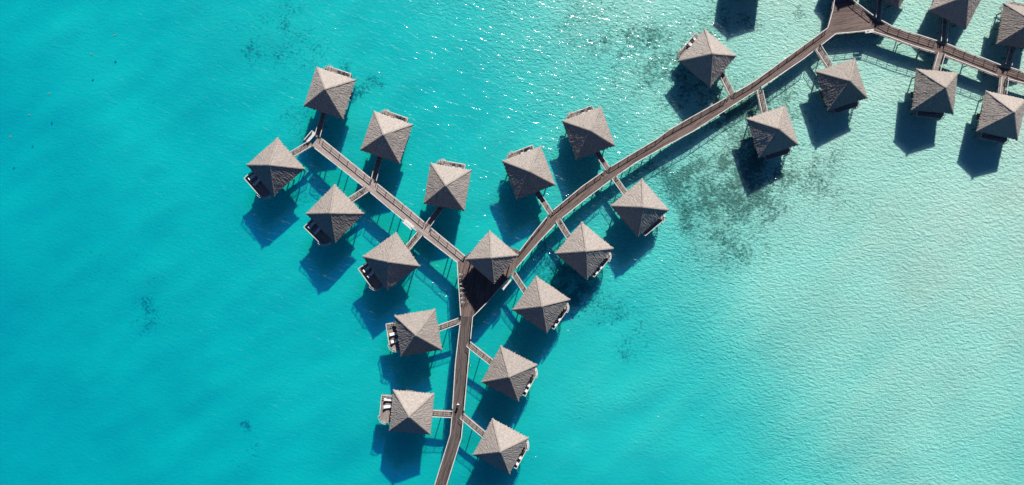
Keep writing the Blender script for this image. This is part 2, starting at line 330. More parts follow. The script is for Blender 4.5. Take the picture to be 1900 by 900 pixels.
# ------------------------------------------------------------------ thatched roofs
def roof_mesh(name, S, rise, seed, mat):
    rg = random.Random(seed); h = S / 2; nu, nv = 84, 40; bm = bmesh.new()
    off = Vector((seed * 13.7, seed * 5.1, 0))
    for k in range(4):
        rot = Matrix.Rotation(k * math.pi / 2, 3, 'Z')
        nrm = Vector((0, rise, h)).normalized()      # face towards +Y... slope from apex (0,0,rise) to edge y=h
        grid = []
        for j in range(nv + 1):
            tt = j / nv; row = []
            for i in range(nu + 1):
                s = -1 + 2 * i / nu
                x = s * h * tt; y = h * tt; z = rise * (1 - tt)
                u = x; v = tt * math.hypot(h, rise)
                uw = u + noise.noise(Vector((u * 0.9, v * 0.8, k * 9 + 6)) + off) * 0.45
                d = noise.noise(Vector((uw * 5.5, v * 0.8, k * 9)) + off) * 0.062 + noise.noise(Vector((u * 7.5, v * 1.1, k * 9 + 4)) + off) * 0.026
                d += noise.noise(Vector((u * 0.5, v * 0.4, k * 9 + 2)) + off) * 0.07
                lay = (v * 1.6 + noise.noise(Vector((u * 1.6, 0, k + 20)) + off) * 0.25) % 1.0
                d += (lay - 0.5) * 0.02
                edge = min(1.0, (1 - abs(s)) * tt * 14 + 0.0); d *= edge
                p = Vector((x, y, z)) + nrm * d
                if j == nv:
                    q = noise.noise(Vector((u * 5.0, 3, k * 7)) + off) * 0.22 + noise.noise(Vector((u * 13.0, 8, k * 7)) + off) * 0.12
                    q = q * 0.7 + (abs(math.sin(u * 5.2 + noise.noise(Vector((u * 0.8, 1, k)) + off) * 2)) - 0.6) * 0.16
                    q *= min(1, (1 - abs(s)) * 12)
                    p += Vector((0, 1, -0.5)) * (q + 0.0)
                row.append(bm.verts.new(rot @ p))
            grid.append(row)
        for j in range(nv):
            for i in range(nu):
                vs_ = (grid[j][i], grid[j + 1][i], grid[j + 1][i + 1], grid[j][i + 1])
                if j == 0:
                    try: bm.faces.new((grid[0][i], grid[1][i], grid[1][i + 1]))
                    except ValueError: pass
                else: bm.faces.new(vs_)
        # thick cut edge and underside
        lo = [bm.verts.new(rot @ (Vector(((-1 + 2 * i / nu) * (h - 0.32), h - 0.32, -0.20)))) for i in range(nu + 1)]
        for i in range(nu): bm.faces.new((grid[nv][i], lo[i], lo[i + 1], grid[nv][i + 1]))
        ap = bm.verts.new((0, 0, rise - 0.42)); bm.faces.new((lo[0], ap, lo[nu]))
    bmesh.ops.remove_doubles(bm, verts=bm.verts[:], dist=0.004)
    bmesh.ops.recalc_face_normals(bm, faces=bm.faces[:])
    me = bpy.data.meshes.new(name); bm.to_mesh(me); bm.free(); me.materials.append(mat); return me
def hip_mesh(S, rise, seed, mat):
    rg = random.Random(seed); h = S / 2; b = MB(); n = 26
    for k in range(4):
        dx, dy = ((1, 1), (-1, 1), (-1, -1), (1, -1))[k]; prev = None; side = Vector((-dy, dx, 0)).normalized()
        for i in range(n + 1):
            tt = 0.0 + 1.005 * i / n
            c = Vector((dx * h * tt, dy * h * tt, rise * (1 - tt)))
            wd = 0.24 + rg.uniform(-.05, .05); up = Vector((0, 0, 0.035 + rg.uniform(-.02, .02)))
            sl_ = rise / h * 0.72
            ring = [b.bm.verts.new(c + side * wd + Vector((0, 0, -wd * sl_ - 0.02))), b.bm.verts.new(c + side * wd * .5 + up * .8), b.bm.verts.new(c + up * 1.25),
                    b.bm.verts.new(c - side * wd * .5 + up * .8), b.bm.verts.new(c - side * wd + Vector((0, 0, -wd * sl_ - 0.02)))]
            if prev:
                for q in range(4): b.bm.faces.new((prev[q], prev[q + 1], ring[q + 1], ring[q]))
            prev = ring
    b.sphere((0, 0, rise + 0.06), 0.30, 2, (1, 1, 0.6))
    me = bpy.data.meshes.new('ridge_cap'); bmesh.ops.recalc_face_normals(b.bm, faces=b.bm.faces[:]); b.bm.to_mesh(me); b.bm.free(); me.materials.append(mat); return me
RISE = 4.65
ROOFS = [roof_mesh('roof', 8.8, RISE, s, MAT['thatch']) for s in (1, 2, 3, 4)]
HIPS = [hip_mesh(8.8, RISE, s, MAT['ridge']) for s in (1, 2)]

def obj(name, me, parent, loc=(0, 0, 0), rz=0.0):
    o = bpy.data.objects.new(name, me); C.objects.link(o); o.parent = parent; o.location = loc; o.rotation_euler = (0, 0, rz); return o

def set_uv(o, f):
    me = o.data; uv = me.uv_layers.new(name='UVMap')
    for lp in me.loops: uv.data[lp.index].uv = f(me.vertices[lp.vertex_index].co)

def rail_run(mb, pts, post_mb, zt, zb, step, mids=(0.5,), capw=0.17, pw=0.10):
    """top rail, mid rails and posts along a polyline of (x, y)"""
    for a, c in zip(pts[:-1], pts[1:]):
        mb.bar((a[0], a[1], zt), (c[0], c[1], zt), capw, 0.06)
        for f_ in mids: post_mb.bar((a[0], a[1], zb + (zt - zb) * f_), (c[0], c[1], zb + (zt - zb) * f_), 0.035, 0.035)
    # posts
    acc = 0.0; post_mb.box(pts[0][0], pts[0][1], (zt + zb) / 2, pw, pw, zt - zb - .04)
    for a, c in zip(pts[:-1], pts[1:]):
        L = math.hypot(c[0] - a[0], c[1] - a[1]); d = step - acc
        while d < L:
            post_mb.box(a[0] + (c[0] - a[0]) * d / L, a[1] + (c[1] - a[1]) * d / L, (zt + zb) / 2, pw, pw, zt - zb - .04); d += step
        acc = L - (d - step)
    post_mb.box(pts[-1][0], pts[-1][1], (zt + zb) / 2, pw, pw, zt - zb - .04)

# ---- bungalow prototypes: +X is the open-sea (deck) side, -X the gangway side
def make_bungalow(xo, variant):
    root = empty('overwater_bungalow', (0, 0, 0))
    rf = obj('roof', ROOFS[variant % 4], root, (0, 0, ZE), 0)
    obj('ridge_cap', HIPS[variant % 2], rf, (0, 0, 0.0), 0)
    b = MB(); b.prism([(-3.6, -3.6), (3.6, -3.6), (3.6, 3.6), (-3.6, 3.6)], ZD - .22, ZD - .02)
    fl = b.build('floor', MAT['plank_ramp'], root); set_uv(fl, lambda c: (c.x, c.y))
    b = MB(); HW = ZE + 0.72 - ZD; hm_ = HW / 2; lz = (2.2 + HW) / 2; lh = HW - 2.2
    for (x0, y0, x1, y1) in ((-3.3, -3.3, 3.3, -3.3), (-3.3, 3.3, 3.3, 3.3)): b.bar((x0 + .06, y0, ZD + hm_), (x1 - .06, y1, ZD + hm_), 0.12, HW)
    b.bar((-3.3, -3.24, ZD + hm_), (-3.3, -0.55, ZD + hm_), 0.12, HW); b.bar((-3.3, 0.55, ZD + hm_), (-3.3, 3.24, ZD + hm_), 0.12, HW); b.bar((-3.3, -0.55, ZD + lz), (-3.3, 0.55, ZD + lz), 0.12, lh)
    b.bar((3.3, -3.24, ZD + hm_), (3.3, -1.6, ZD + hm_), 0.12, HW); b.bar((3.3, 1.6, ZD + hm_), (3.3, 3.24, ZD + hm_), 0.12, HW); b.bar((3.3, -1.6, ZD + lz), (3.3, 1.6, ZD + lz), 0.12, lh)
    b.build('wall', MAT['wall'], root)
    d_ = MB(); d_.box(-3.3, 0, ZD + 1.1, 0.05, 1.08, 2.18); d = d_.build('door', MAT['dark'], root)
    MB().box(-3.36, 0.4, ZD + 1.05, 0.06, 0.04, 0.14).build('handle', MAT['metal'], d)
    MB().box(3.3, 0, ZD + 1.1, 0.04, 3.18, 2.18).build('glass_door', MAT['glass'], root)
    for sy in (-1, 1):
        wd = MB(); wd.box(0, sy * 3.37, ZD + 1.4, 2.0, 0.03, 1.1); wo = wd.build('window', MAT['glass'], root)
        wf = MB()
        for zz in (-.58, .58): wf.box(0, sy * 3.385, ZD + 1.4 + zz, 2.16, 0.07, 0.08)
        for xx in (-1.04, 0, 1.04): wf.box(xx, sy * 3.385, ZD + 1.4, 0.07, 0.06, 1.08)
        wf.build('frame', MAT['dark'], wo)
    # deck with rounded far-left end
    pts = [(3.62, -2.9), (xo, -2.9), (xo, 1.7)]
    for a in range(1, 7):
        q = a / 6 * math.pi / 2; pts.append((xo - 1.3 + 1.3 * math.cos(q), 1.7 + 1.5 * math.sin(q)))
    pts.append((3.62, 3.2))
    b = MB(); b.prism(pts, ZD - .16, ZD); dk = b.build('deck', MAT['plank_ramp'], root); set_uv(dk, lambda c: (c.y, c.x))
    cap = MB(); po = MB(); rail_run(cap, [(3.9, -2.86), (xo - .04, -2.86), (xo - .04, 1.7)], po, ZD + .92, ZD, 1.55, (0.35, .65), 0.12, 0.08)
    rl = cap.build('railing', MAT['pale'], root); po.build('post', MAT['post'], rl)
    # curved swim ladder at the rounded end
    lad = MB(); trd = MB(); c0 = (xo - 1.3, 1.7)
    prev = {}
    for a in range(0, 8):
        q = a / 7 * math.pi / 2; z = ZD + .85 - a * 0.12
        for k_, rr in enumerate((1.28, 1.62)):
            p = (c0[0] + rr * math.cos(q), c0[1] + (rr + .2) * math.sin(q), z)
            if k_ in prev: lad.tube(prev[k_], p, .045, .045, 6)
            if k_ in prev: lad.tube(tuple(prev[k_][:2]) + (prev[k_][2] - 1.05 - (a - 1) * .06,), (p[0], p[1], p[2] - 1.05 - a * .06), .05, .05, 6)
            prev[k_] = p
        trd.box(c0[0] + 1.45 * math.cos(q), c0[1] + 1.65 * math.sin(q), ZD - .2 - a * .18, .34, .24, .05, q)
    for a in (0, 2, 4, 6, 7):
        q = a / 7 * math.pi / 2; z = ZD + .85 - a * 0.12; cq, sq = math.cos(q), math.sin(q)
        A_ = (c0[0] + 1.28 * cq, c0[1] + 1.48 * sq); B_ = (c0[0] + 1.62 * cq, c0[1] + 1.82 * sq)
        lad.bar((*A_, z), (*B_, z), .05)
        zb_ = z - 1.05 - max(0, a) * .06
        for P_ in (A_, B_): lad.bar((*P_, z), (*P_, zb_), .05)
    ld = lad.build('ladder', MAT['pale'], root); trd.build('treads', MAT['pale'], ld)
    # small side landing with a shower post
    sd = MB(); sd.prism([(0.2, -4.25), (1.9, -4.25), (1.9, -3.62), (0.2, -3.62)], ZD - .16, ZD - .01); so = sd.build('side_landing', MAT['plank_ramp'], root); set_uv(so, lambda c: (c.x, c.y))
    pp = MB(); pp.box(1.75, -4.15, ZD + .9, .09, .09, 1.8); pp.bar((1.75, -4.15, ZD + 1.8), (1.3, -4.15, ZD + 1.8), .06); pp.build('shower_post', MAT['pale'], so)
    for x in (-3.2, 0, 3.2):
        for y in (-3.2, 0, 3.2):
            MB().tube((x, y, -5.5), (x, y, ZD - .2), .15, .14, 8).build('pile', MAT['pile'], root)
    for y in (-2.6, 1.4): MB().tube((4.5, y, -5.5), (4.5, y, ZD - .15), .13, .12, 8).build('pile', MAT['pile'], root)
    return root

GB = 'thatched overwater bungalows along the walkways'
# key: world x, y, roof angle (deg), gangway direction in the photo (dx,dy px), deck reach, label, short phrase
BUNG = {
 'A': (-39.77, 30.79, -18.2, (-10, 40), 5.45, 'brown thatched overwater bungalow topmost on the left jetty, above its far end', 'bungalow above the left jetty far end'),
 'B': (-51.31, 15.11, -48.8, (34, -20), 6.9, 'leftmost thatched overwater bungalow in the picture, turned like a diamond', 'leftmost bungalow'),
 'C': (-38.70, 5.14, -44.8, (30, -20), 6.9, 'middle one of the three diamond-turned thatched bungalows below the left jetty', 'middle bungalow below the left jetty'),
 'D': (-26.69, -4.99, -54.4, (24, -27), 6.9, 'right one of the three thatched bungalows below the left jetty, nearest the pavilion', 'bungalow below the left jetty nearest the pavilion'),
 'E': (-27.67, 21.35, -19.0, (-12, 42), 5.45, 'middle one of the three thatched bungalows above the left jetty', 'middle bungalow above the left jetty'),
 'F': (-14.73, 10.82, -9.8, (-24, 34), 5.45, 'right one of the three thatched bungalows above the left jetty, nearest the pavilion', 'bungalow above the left jetty nearest the pavilion'),
 'H': (-20.97, -20.21, 9.3, (40, -14), 6.7, 'thatched bungalow left of the lower walkway, the upper of two there', 'upper bungalow left of the lower walkway'),
 'I': (-22.36, -37.16, -5.3, (40, 0), 6.9, 'thatched bungalow left of the lower walkway, lower of two, nearly square to the frame', 'lower bungalow left of the lower walkway'),
 'J': (-1.57, -28.88, -27.6, (-40, -32), 5.35, 'thatched bungalow right of the lower walkway, the upper of two there', 'upper bungalow right of the lower walkway'),
 'K': (-3.40, -44.42, -28.1, (-40, -33), 5.35, 'thatched bungalow right of the lower walkway, lowest bungalow in the picture', 'lowest bungalow right of the lower walkway'),
 'L': (5.23, -14.20, -34.7, (-26, -36), 5.35, 'thatched bungalow just below and right of the pavilion, first under the long walkway', 'first bungalow under the long walkway'),
 'M': (14.35, -2.79, -40.1, (-20, -32), 5.35, 'thatched bungalow second under the long curving walkway, over dark rubble', 'second bungalow under the long walkway'),
 'N': (2.57, 13.78, -69.3, (30, 44), 5.4, 'thatched bungalow first above the long walkway, up right of the pavilion', 'first bungalow above the long walkway'),
 'O': (15.26, 22.21, -70.1, (24, 36), 5.4, 'thatched bungalow second above the long curving walkway', 'second bungalow above the long walkway'),
 'P': (26.14, 6.35, -49.3, (-24, -32), 5.4, 'thatched bungalow third under the long walkway, left of the weed patches', 'third bungalow under the long walkway'),
 'Q': (40.42, 38.05, -40.0, (20, 36), 5.4, 'grey thatched bungalow third above the long walkway, near the top edge', 'third bungalow above the long walkway'),
 'R': (54.23, 22.50, -71.8, (-8, -38), 5.45, 'thatched bungalow fourth under the long walkway, shadow falling on dark rubble', 'fourth bungalow under the long walkway'),
 'S': (68.84, 32.44, -72.3, (-21, -31), 5.45, 'thatched bungalow fifth under the long walkway, beside the plank triangle', 'fifth bungalow under the long walkway'),
 'T': (88.57, 31.00, -5.8, (9, -30), 5.45, 'thatched bungalow under the upper right walkway, its whole roof in view', 'left bungalow under the upper right walkway'),
 'U': (102.69, 25.89, -12.4, (4, -29), 5.45, 'thatched bungalow under the upper right walkway, touching the right frame edge', 'right bungalow under the upper right walkway'),
}
def px_bung(px, py, ang): p = at(px, py, ZE); return (p.x, p.y, ang)
BUNG['V'] = (*px_bung(1775.5, 2.5, -27.5), (-3, 41), 5.4, 'thatched bungalow above the upper right walkway, cut by the top frame edge', '')
BUNG['W'] = (*px_bung(1894, 50, -9.5), (-9, 32), 5.4, 'thatched bungalow above the upper right walkway, cut by the right frame edge', '')
BUNG['X'] = (*px_bung(1655, -36, -33), (-3, 40), 5.4, 'thatched roof of which only a dark corner tip shows at the top edge', '')
BUNG['Y'] = (*px_bung(1394, -52, -8), (10, 40), 5.4, 'thatched bungalow just outside the top edge, known by its square shadow on the water', '')
protos = {}
BOBJ = {}
nprot = 0
for key, (x, y, ang, gd, xo, lab, short) in BUNG.items():
    out_dir = math.degrees(math.atan2(gd[1], -gd[0]))     # deck looks away from the gangway (pixel y is down)
    best = min((ang + 90 * k for k in range(-4, 5)), key=lambda a: abs((a - out_dir + 180) % 360 - 180))
    var = ord(key) % 3; pk = (xo, var)
    if pk not in protos: protos[pk] = make_bungalow(xo, var); o = protos[pk]
    else: o = copy_tree(protos[pk])
    o.location = (x, y, 0); o.rotation_euler = (0, 0, R(best)); tag(o, lab, 'bungalow', GB); BOBJ[key] = o

# ------------------------------------------------------------------ walkways
ZR = ZD + 1.0
def W2(px, py, z=ZR): p = at(px, py, z); return Vector((p.x, p.y))
GANG = {  # key: start on the walkway, end at the bungalow, width
 'A': ((590.5, 254), (603, 208), 1.2), 'B': ((577, 267), (540, 289), 1.25), 'C': ((681.5, 351.5), (648, 373.4), 1.25), 'D': ((780.3, 432.6), (752, 466), 1.3),
 'E': ((694.5, 335.5), (706, 290), 1.2), 'F': ((794.5, 418), (821, 382), 1.2), 'H': ((853, 594.5), (808, 610.5), 1.3), 'I': ((840, 767.5), (798, 765.5), 1.4),
 'J': ((869, 637), (918, 676), 1.3), 'K': ((857, 770), (902, 808), 1.3), 'L': ((952, 506), (980, 548), 1.15), 'M': ((1035, 408), (1060, 448), 1.2),
 'N': ((1022, 396), (990, 348), 1.15), 'O': ((1127, 314), (1102, 276), 1.15), 'P': ((1138, 329), (1164, 365), 1.15), 'Q': ((1357, 176), (1336, 134), 1.25),
 'R': ((1408, 169), (1418, 214), 1.2), 'S': ((1516, 89), (1539, 125), 1.4), 'T': ((1744, 99), (1734, 134), 1.5), 'U': ((1861, 143), (1857, 178), 1.5),
 'V': ((1748, 79), (1751, 34), 1.3), 'W': ((1867, 122), (1877, 86), 1.4), 'X': ((1627, 35), (1631, -6), 1.2)}
MOUTHS = [(W2(*g[0]), g[2]) for g in GANG.values()]
def split_run(pts, step=0.25):
    """cut a polyline into runs that leave the gangway mouths open"""
    samp = []
    for a, c in zip(pts[:-1], pts[1:]):
        n = max(1, int((c - a).length / step))
        samp += [a.lerp(c, i / n) for i in range(n)]
    samp.append(pts[-1]); runs = []; cur = []
    for p in samp:
        if any((p - mth).length < wd / 2 + 0.30 for mth, wd in MOUTHS):
            if len(cur) > 3: runs.append(cur)
            cur = []
        else: cur.append(p)
    if len(cur) > 3: runs.append(cur)
    # thin out collinear samples
    res = []
    for r_ in runs:
        k = [r_[0]]
        for i in range(1, len(r_) - 1):
            d1 = (r_[i] - k[-1]); d2 = (r_[i + 1] - r_[i])
            if abs(d1.normalized().cross(d2.normalized()) if hasattr(d1, 'cross') else 0) > 0.01: k.append(r_[i])
        k.append(r_[-1]); res.append(k)
    return res
def bed_under(x, y): return bed_z(x, y) - 0.6

def strip(name, L, Rr, mat, label, zoff=0.0, rails=(True, True), group=None, cat='walkway', pilestep=5.0):
    L = [W2(*p) for p in L]; Rr = [W2(*p) for p in Rr]
    o0 = (L[0] + Rr[0]) / 2; root = empty(name, (o0.x, o0.y, 0)); tag(root, label, cat, group)
    loc = lambda p: (p.x - o0.x, p.y - o0.y)
    bm = bmesh.new(); uvl = bm.loops.layers.uv.new('UVMap'); z1 = ZD + zoff; z0 = z1 - .12; u = 0.0; rows = []
    for i, (a, c) in enumerate(zip(L, Rr)):
        if i: u += (((L[i] + Rr[i]) / 2) - ((L[i - 1] + Rr[i - 1]) / 2)).length
        wd = (a - c).length
        rows.append([bm.verts.new((*loc(a), z1)), bm.verts.new((*loc(c), z1)), bm.verts.new((*loc(c), z0)), bm.verts.new((*loc(a), z0)), u, wd])
    def face(vs_, uvs):
        f = bm.faces.new(vs_)
        for lp, q in zip(f.loops, uvs): lp[uvl].uv = q
    for p, q in zip(rows[:-1], rows[1:]):
        face((p[0], p[1], q[1], q[0]), ((p[4], p[5]), (p[4], 0), (q[4], 0), (q[4], q[5])))
        for i, j in ((1, 2), (2, 3), (3, 0)): face((p[i], p[j], q[j], q[i]), ((p[4], 0), (p[4], .13), (q[4], .13), (q[4], 0)))
    for p in (rows[0], rows[-1]): face((p[0], p[1], p[2], p[3]), ((0, 0),) * 4)
    bmesh.ops.recalc_face_normals(bm, faces=bm.faces[:])
    me = bpy.data.meshes.new('deck'); bm.to_mesh(me); bm.free(); me.materials.append(mat)
    obj('deck', me, root)
    for side, on in ((L, rails[0]), (Rr, rails[1])):
        # pale kerb board
        kb = MB()
        for run in split_run(side):
            for a, c in zip(run[:-1], run[1:]): kb.bar((*loc(a), z1 + .04), (*loc(c), z1 + .04), 0.12, 0.08)
        kb.build('kerb_board', MAT['post'], root)
        if on:
            for run in split_run(side):
                cap = MB(); po = MB(); rail_run(cap, [loc(p) for p in run], po, ZR, z1, 2.3, (0.33, 0.66), 0.16, 0.11)
                rl = cap.build('railing', MAT['pale'], root); po.build('post', MAT['post'], rl)
    # joists and piles
    cl = [(a + c) / 2 for a, c in zip(L, Rr)]; nrm = [(c - a).normalized() for a, c in zip(L, Rr)]; wds = [(c - a).length for a, c in zip(L, Rr)]
    be = MB(); acc = pilestep * .5
    for i in range(len(cl) - 1):
        seg = (cl[i + 1] - cl[i]).length; d = acc
        while d < seg:
            f_ = d / seg; c = cl[i].lerp(cl[i + 1], f_); n_ = nrm[i].lerp(nrm[i + 1], f_).normalized(); hw = (wds[i] * (1 - f_) + wds[i + 1] * f_) / 2 - .18
            be.bar((*loc(c - n_ * hw), z0 - .13), (*loc(c + n_ * hw), z0 - .13), .18, .22)
            for sg in (-1, 1):
                q = c + n_ * hw * sg; MB().tube((*loc(q), bed_under(q.x, q.y)), (*loc(q), z0 - .02), .13, .12, 8).build('pile', MAT['pile'], root)
            d += pilestep
        acc = d - seg
    if be.bm.faces: be.build('cross_beam', MAT['pile'], root)
    else: be.bm.free()
    return root

strip('jetty', [(590, 251.5), (650, 300.2), (688.9, 331.7), (760, 389), (797, 420.5), (863, 475)],
      [(576.5, 269), (629, 310), (672, 344.5), (738.3, 400), (783, 436), (848.5, 486.8)], MAT['plank_pale'],
      'pale plank jetty with bleached railings, the left arm running up to three bungalows')
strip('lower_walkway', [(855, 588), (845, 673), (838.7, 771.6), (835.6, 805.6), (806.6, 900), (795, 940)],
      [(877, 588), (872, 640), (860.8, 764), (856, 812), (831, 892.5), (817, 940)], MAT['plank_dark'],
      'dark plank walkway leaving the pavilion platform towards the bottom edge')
strip('curving_walkway', [(964, 466), (1000, 420), (1024, 392), (1080, 346), (1124, 315), (1170, 287), (1219, 258), (1240, 242), (1278, 220), (1352, 179), (1400, 150.6), (1480, 92.5), (1536, 51.5)],
      [(958, 497), (1000, 448.3), (1036, 410), (1093, 364), (1136, 332), (1180, 301.5), (1231, 273), (1254.5, 260.3), (1288, 242.4), (1362, 194), (1411, 163), (1491, 109), (1551.5, 62)], MAT['plank_brown'],
      'long curving brown plank walkway from the pavilion to the upper right plank triangle')
strip('right_walkway', [(1624, 31), (1653, 47), (1690, 59.6), (1745, 77.3), (1755, 80), (1863, 122.7), (1874, 124.5), (1900, 133.4), (1975, 158)],
      [(1614, 56), (1648, 67), (1690, 82.7), (1738, 97.8), (1750, 101), (1857, 142.2), (1868, 145), (1900, 153.8), (1975, 180)], MAT['plank_brown'],
      'brown plank walkway leaving the plank triangle towards the right edge')
strip('top_walkway', [(1549, -4), (1553, -90)], [(1580, -4), (1577, -90)], MAT['plank_brown'],
      'brown plank walkway leaving the plank triangle across the top edge', pilestep=4.0)

def platform(name, pts, mat, label, rail_lists, udir, zoff=0.004):
    P = [W2(*p) for p in pts]; c = sum(P, Vector((0, 0))) / len(P); root = empty(name, (c.x, c.y, 0)); tag(root, label, 'platform')
    loc = lambda p: (p.x - c.x, p.y - c.y)
    b = MB(); b.prism([loc(p) for p in P], ZD - .12 + zoff, ZD + zoff); dk = b.build('deck', mat, root)
    ca, sa = math.cos(R(udir)), math.sin(R(udir)); set_uv(dk, lambda v: (v.x * ca + v.y * sa, -v.x * sa + v.y * ca))
    for rl_ in rail_lists:
        for run in split_run([W2(*p) for p in rl_]):
            cap = MB(); po = MB(); rail_run(cap, [loc(p) for p in run], po, ZR, ZD + zoff, 2.3, (0.33, 0.66), 0.16, 0.11)
            r_ = cap.build('railing', MAT['pale'], root); po.build('post', MAT['post'], r_)
    kb = MB()
    for rl_ in rail_lists:
        for run in split_run([W2(*p) for p in rl_]):
            for a, d in zip(run[:-1], run[1:]): kb.bar((*loc(a), ZD + .045), (*loc(d), ZD + .045), 0.12, 0.08)
    kb.build('kerb_board', MAT['post'], root)
    for p in P:
        q = p.lerp(c, 0.12); MB().tube((*loc(q), bed_under(q.x, q.y)), (*loc(q), ZD - .13), .15, .14, 8).build('pile', MAT['pile'], root)
    MB().tube((0, 0, bed_under(c.x, c.y)), (0, 0, ZD - .13), .15, .14, 8).build('pile', MAT['pile'], root)
    return root
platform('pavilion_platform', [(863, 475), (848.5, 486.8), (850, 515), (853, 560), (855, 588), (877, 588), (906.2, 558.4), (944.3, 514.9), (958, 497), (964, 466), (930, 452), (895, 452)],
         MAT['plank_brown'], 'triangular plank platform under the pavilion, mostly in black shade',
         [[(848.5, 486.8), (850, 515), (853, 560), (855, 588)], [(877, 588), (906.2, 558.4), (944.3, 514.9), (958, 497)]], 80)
platform('plank_triangle', [(1536, 51.5), (1551.5, 62), (1580, 59.5), (1614, 56), (1624, 31), (1589.7, 4.9), (1580, -4), (1549, -4), (1545, 19.6)],
         MAT['plank_brown'], 'bare brown plank triangle where three walkways meet near the top edge',
         [[(1549, -4), (1545, 19.6), (1536, 51.5)], [(1551.5, 62), (1580, 59.5), (1614, 56)], [(1624, 31), (1589.7, 4.9), (1580, -4)]], 10)
for key, (a, c, wd) in GANG.items():
    a = W2(*a, ZD); c = W2(*c, ZD); d = (c - a).normalized(); n_ = Vector((-d.y, d.x)); a = a - d * 0.10
    ba = BOBJ[key]; o0 = a; root = empty('gangway', (a.x, a.y, 0))
    lab = BUNG[key][6] or {'V': 'bungalow cut by the top edge', 'W': 'upper bungalow cut by the right edge', 'X': 'bungalow whose corner tip shows at top'}[key]
    tag(root, 'railed gangway to the ' + lab, 'gangway', 'narrow gangways to the bungalows')
    L = (c - a).length; loc = lambda p: (p.x - o0.x, p.y - o0.y)
    bm = MB(); zt = ZD + 0.008
    bm.prism([loc(a + n_ * wd / 2), loc(c + n_ * wd / 2), loc(c - n_ * wd / 2), loc(a - n_ * wd / 2)], zt - .10, zt)
    dk = bm.build('deck', MAT['plank_ramp'], root); set_uv(dk, lambda v: (v.x * -d.y + v.y * d.x, v.x * d.x + v.y * d.y))
    for sg in (-1, 1):
        cap = MB(); po = MB(); hw = wd / 2 - .02
        rail_run(cap, [loc(a + d * .16 + n_ * sg * hw), loc(c - d * .3 + n_ * sg * hw)], po, ZR - .05, zt, 1.9, (0.33, 0.66), 0.13, 0.08)
        rl = cap.build('railing', MAT['pale'], root); po.build('post', MAT['post'], rl)
    for f_ in (0.5,):
        q = a.lerp(c, f_); MB().tube((*loc(q), bed_under(q.x, q.y)), (*loc(q), zt - .11), .11, .10, 8).build('pile', MAT['pile'], root)

# ------------------------------------------------------------------ pavilions
def pavilion(name, px, py, ang, S, ze, label):
    p = at(px, py, ze); root = empty(name, (p.x, p.y, 0), R(ang)); tag(root, label, 'pavilion')
    rf = obj('roof', roof_mesh('roof', S, 4.5, 9, MAT['thatch']), root, (0, 0, ze)); obj('ridge_cap', hip_mesh(S, 4.5, 5, MAT['ridge']), rf)
    h = S / 2 - .9
    for x in (-h, h):
        for y in (-h, h): MB().tube((x, y, ZD), (x, y, ze + .55), .14, .12, 10).build('post', MAT['post'], root)
    be = MB()
    for a, c in (((-h, -h), (h, -h)), ((h, -h), (h, h)), ((h, h), (-h, h)), ((-h, h), (-h, -h))): be.bar((*a, ze + .2), (*c, ze + .2), .14, .2)
    be.build('beam', MAT['dark'], root)
    return root
ZG = 6.0
pavilion('pavilion', 912.3, 477.2, -40.5, 7.95, ZG, 'open thatched pavilion on the triangular platform where the walkways meet')
pavilion('pavilion', 1600, -98, -20, 7.95, ZG, 'thatched pavilion just above the top edge, its shadow tip on the plank triangle')

# ------------------------------------------------------------------ benches hung outside the rails
def bench(px, py, dirpx, L, label, depth=0.95, flip=1, back=True):
    p = at(px, py, ZD + .5); a = math.atan2(-dirpx[1], dirpx[0]); root = empty('bench_bay', (p.x, p.y, 0), a); tag(root, label, 'bench', 'pale bench bays on the walkway edges')
    s = MB()
    for k in range(6): s.box(0, -depth / 2 + .08 + k * (depth - .16) / 5, ZD + .47, L, (depth - .1) / 6 - .02, .05)
    s.build('seat', MAT['whitewood'], root)
    if back:
        b = MB(); b.box(0, flip * (depth / 2 + .05), ZD + .75, L, .06, .42, 0); b.box(0, flip * (depth / 2 + .05), ZD + .99, L + .1, .16, .05); b.build('backrest', MAT['pale'], root)
    for x in (-L / 2 + .1, L / 2 - .1):
        MB().box(x, 0, ZD + .05, .08, depth - .1, .78).build('leg', MAT['post'], root)
    return root
bench(938.3, 526.2, (15.5, -19.5), 2.7, 'pale slatted bench bay beside the pavilion platform, outside its right rail', 0.75, -1)
bench(758.5, 415.8, (17.5, 15.5), 2.5, 'pale slatted bench bay on the lower edge of the left jetty', 0.9, -1)
bench(1613, 57.5, (17, -2), 1.9, 'pale slatted bench bay at the lower edge of the plank triangle', 0.7, -1)
bench(576, 254, (14, -16), 2.6, 'pale bench bay closing the far end of the left jetty', 0.9, 1)

# ------------------------------------------------------------------ sun loungers and tables on the decks
def make_lounger():
    root = empty('sun_lounger', (0, 0, 0))
    f_ = MB(); f_.bar((-.95, -.30, .30), (.95, -.30, .30), .05, .06); f_.bar((-.95, .30, .30), (.95, .30, .30), .05, .06)
    for x in (-.92, -.3, .3, .92): f_.bar((x, -.3, .30), (x, .3, .30), .05, .04)
    f_.build('frame', MAT['dark'], root)
    MB().box(-.30, 0, .38, 1.28, .60, .09, bool(0)).build('cushion', MAT['white'], root)
    MB().box(.60, 0, .56, .76, .60, .09, 0, R(-32)).build('backrest', MAT['white'], root)
    for x in (-.85, .75):
        for y in (-.28, .28): MB().box(x, y, .135, .05, .05, .27).build('leg', MAT['dark'], root)
    return root
def make_table():
    root = empty('side_table', (0, 0, 0))
    MB().tube((0, 0, .43), (0, 0, .47), .38, .38, 18).build('table_top', MAT['dark'], root)
    MB().tube((0, 0, .03), (0, 0, .43), .04, .04, 8).build('leg', MAT['dark'], root)
    MB().tube((0, 0, 0), (0, 0, .03), .2, .16, 12).build('base', MAT['dark'], root)
    return root
lp = None; tp = None
